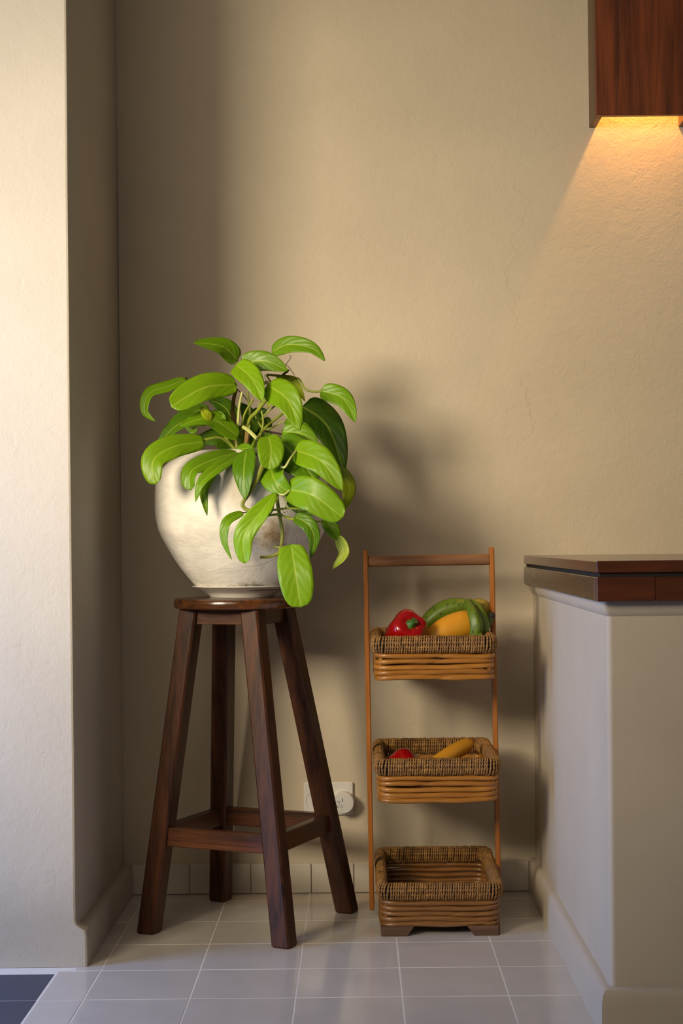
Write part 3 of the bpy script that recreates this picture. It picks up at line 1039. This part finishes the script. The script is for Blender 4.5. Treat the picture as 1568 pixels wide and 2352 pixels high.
# feet of the bottom basket: corner blocks cut on a slant
for sx_ in (-1, 1):
    for sy_ in (-1, 1):
        mb = MB()
        xo, xt, xb = sx_ * (W2 - .009), sx_ * .058, sx_ * .073
        ya, yb = sy_ * (D2 - .009), sy_ * (D2 - .034)
        zt, zb = .0215, .0
        cx0 = sx_ * .006
        cy0 = sy_ * .006
        poly_t = [(xo, yb), (xo, ya - cy0), (xo - cx0, ya), (xt, ya), (xt, yb)]
        poly_b = [(xo - sx_ * .001, yb), (xo - sx_ * .001, ya - cy0), (xo - cx0, ya - sy_ * .001), (xb, ya - sy_ * .001), (xb, yb)]
        ring = lambda P, z: [(x + .1730, y + 3.545, z) for x, y in P]
        mb.loft([ring(poly_b, zb), ring(poly_t, zt)])
        f = mb.build('foot', M['foot'], rk, RO, smooth=False)
        me = f.data
        import bmesh
        bm = bmesh.new()
        bm.from_mesh(me)
        bmesh.ops.recalc_face_normals(bm, faces=bm.faces)
        bm.to_mesh(me)
        bm.free()


# ------------------------------------------------------------------ vegetables
def pepper(loc, axis, R, Hh, label, spin=0.0):
    root = thing('bell_pepper', loc, label, 'pepper', 'red peppers in the rack baskets')
    mb = MB()
    rings = []
    NU, NV = 40, 26
    for i in range(NV + 1):
        v_ = i / NV
        th = v_ * pi
        rings.append([])
        for k in range(NU):
            a = 2 * pi * k / NU
            lobe = .5 + .5 * cos(4 * a + .6 * sin(a))
            rb = sin(th) ** .62
            k_l = 1 - .16 * (1 - lobe) ** 1.3
            sh = 1.0 - .16 * v_                     # narrower below
            z = cos(th) * (1 - .0 * lobe)
            z = math.copysign(abs(z) ** .85, z)
            # sunken crown around the stem
            if v_ < .28:
                q = 1 - v_ / .28
                z -= .26 * q * q * (1.0 - .25 * lobe)
            if v_ > .8:
                q = (v_ - .8) / .2
                z += .22 * q * (1 - .5 * lobe)
            rings[-1].append((R * rb * k_l * sh * cos(a), R * rb * k_l * sh * sin(a), Hh / 2 * z))
    mb.loft(rings)
    body = mb.build('pepper_body', M['pepper'], root, angle=180)
    s_ = MB()
    pts = [(0, 0, Hh * .33), (0, 0, Hh * .40), (.001, 0, Hh * .44), (.002, .001, Hh * .49), (.004, .002, Hh * .54)]
    s_.tube(pts, [R * .34, R * .26, R * .15, R * .14, R * .17], 14, ridge=(.10, 5))
    s_.build('stem', M['pepperstem'], root, angle=60)
    q = Vector((0, 0, 1)).rotation_difference(Vector(axis).normalized())
    root.rotation_mode = 'QUATERNION'
    root.rotation_quaternion = q @ Matrix.Rotation(spin, 3, 'Z').to_quaternion()
    return root


p = at(931, 1452, 3.475)
pepper(p, (.26, -.72, .42), .050, .100, 'glossy red bell pepper in the top basket, green stem facing front', .5)
p = at(928, 1762, 3.50)
pepper((p.x, p.y, .3450), (-.3, .75, .5), .050, .080, 'red pepper in the middle basket, only its top showing', .2)


def fruit(name, pts, radii, mat, label, cat, seg=18, ridge=None, n=22, tip=True, tipmat='tip', tiprad=None, group=None, flat=None):
    P = catmull([tuple(at(*q)) for q in pts], n)
    Rr = [r[0] for r in catmull([(r,) for r in radii], n)]
    root = thing(name, P[n // 2], label, cat, group)
    MB().tube(P, Rr, seg, ridge=ridge, flat=flat).build('skin', M[mat], root, P[n // 2], angle=180)
    if tip:
        d = (Vector(P[-1]) - Vector(P[-2])).normalized()
        e = Vector(P[-1])
        r = tiprad or Rr[-1]
        MB().tube([e - d * .002, e + d * .004, e + d * .010], [r * .98, r * .9, r * .75], 10).build('dry_tip', M[tipmat], root, P[n // 2])
    return root


GP = 'green plantains in the top basket'
fruit('plantain', [(958, 1476, 3.60), (985, 1430, 3.60), (1022, 1402, 3.60), (1062, 1393, 3.595), (1092, 1402, 3.59)],
      [.006, .0195, .0225, .0180, .0070], 'plantain', 'long curved green plantain arching over the yellow squash in the top basket', 'plantain', ridge=(.05, 5), group=GP)
fruit('plantain', [(1073, 1382, 3.545), (1084, 1405, 3.50), (1093, 1435, 3.485), (1090, 1478, 3.49)],
      [.0075, .0125, .0150, .0140], 'plantain', 'short green plantain hanging in front, left of the upright pair in the top basket', 'plantain', ridge=(.09, 5), tip=False, group=GP)
fruit('plantain', [(1079, 1380, 3.56), (1099, 1402, 3.53), (1109, 1436, 3.52), (1092, 1482, 3.52)],
      [.0065, .0120, .0145, .0135], 'plantain', 'short green plantain hanging in front, right of the upright pair in the top basket', 'plantain', ridge=(.09, 5), tip=False, group=GP)
fruit('plantain', [(1082, 1388, 3.60), (1100, 1394, 3.60), (1110, 1408, 3.60), (1086, 1462, 3.60)],
      [.012, .0195, .0195, .014], 'plantainyel', 'blotchy yellowing plantain behind the green pair at right of the top basket', 'plantain', ridge=(.05, 5), tip=False, group=GP)
fruit('plantain', [(1092, 1474, 3.545), (1108, 1450, 3.54), (1121, 1428, 3.535), (1127, 1417, 3.53)],
      [.009, .0105, .0095, .0085], 'plantaindark', 'dark green plantain with black tip next to the right rack post', 'plantain', ridge=(.06, 5), tiprad=.0085, group=GP)
fruit('plantain', [(1098, 1482, 3.455), (1101, 1468, 3.455), (1103, 1460, 3.457), (1104, 1454, 3.46)],
      [.008, .0085, .0065, .002], 'plantain', 'small green plantain end just peeking above the front rope rim of the top basket', 'plantain', tip=False, group=GP)
fruit('yellow_squash', [(965, 1490, 3.50), (1000, 1462, 3.515), (1042, 1443, 3.53), (1085, 1432, 3.545), (1108, 1428, 3.55)],
      [.010, .026, .0335, .031, .010], 'squash', 'plump smooth orange-yellow squash in the middle of the top basket', 'squash', seg=24, tip=False)
fruit('yellow_squash', [(962, 1780, 3.49), (990, 1760, 3.515), (1035, 1731, 3.56), (1068, 1713, 3.60), (1080, 1706, 3.615)],
      [.006, .0155, .0185, .0170, .0105], 'squash', 'slim yellow squash leaning up against the back rim of the middle basket', 'squash', seg=10, ridge=(.03, 5), tip=False)
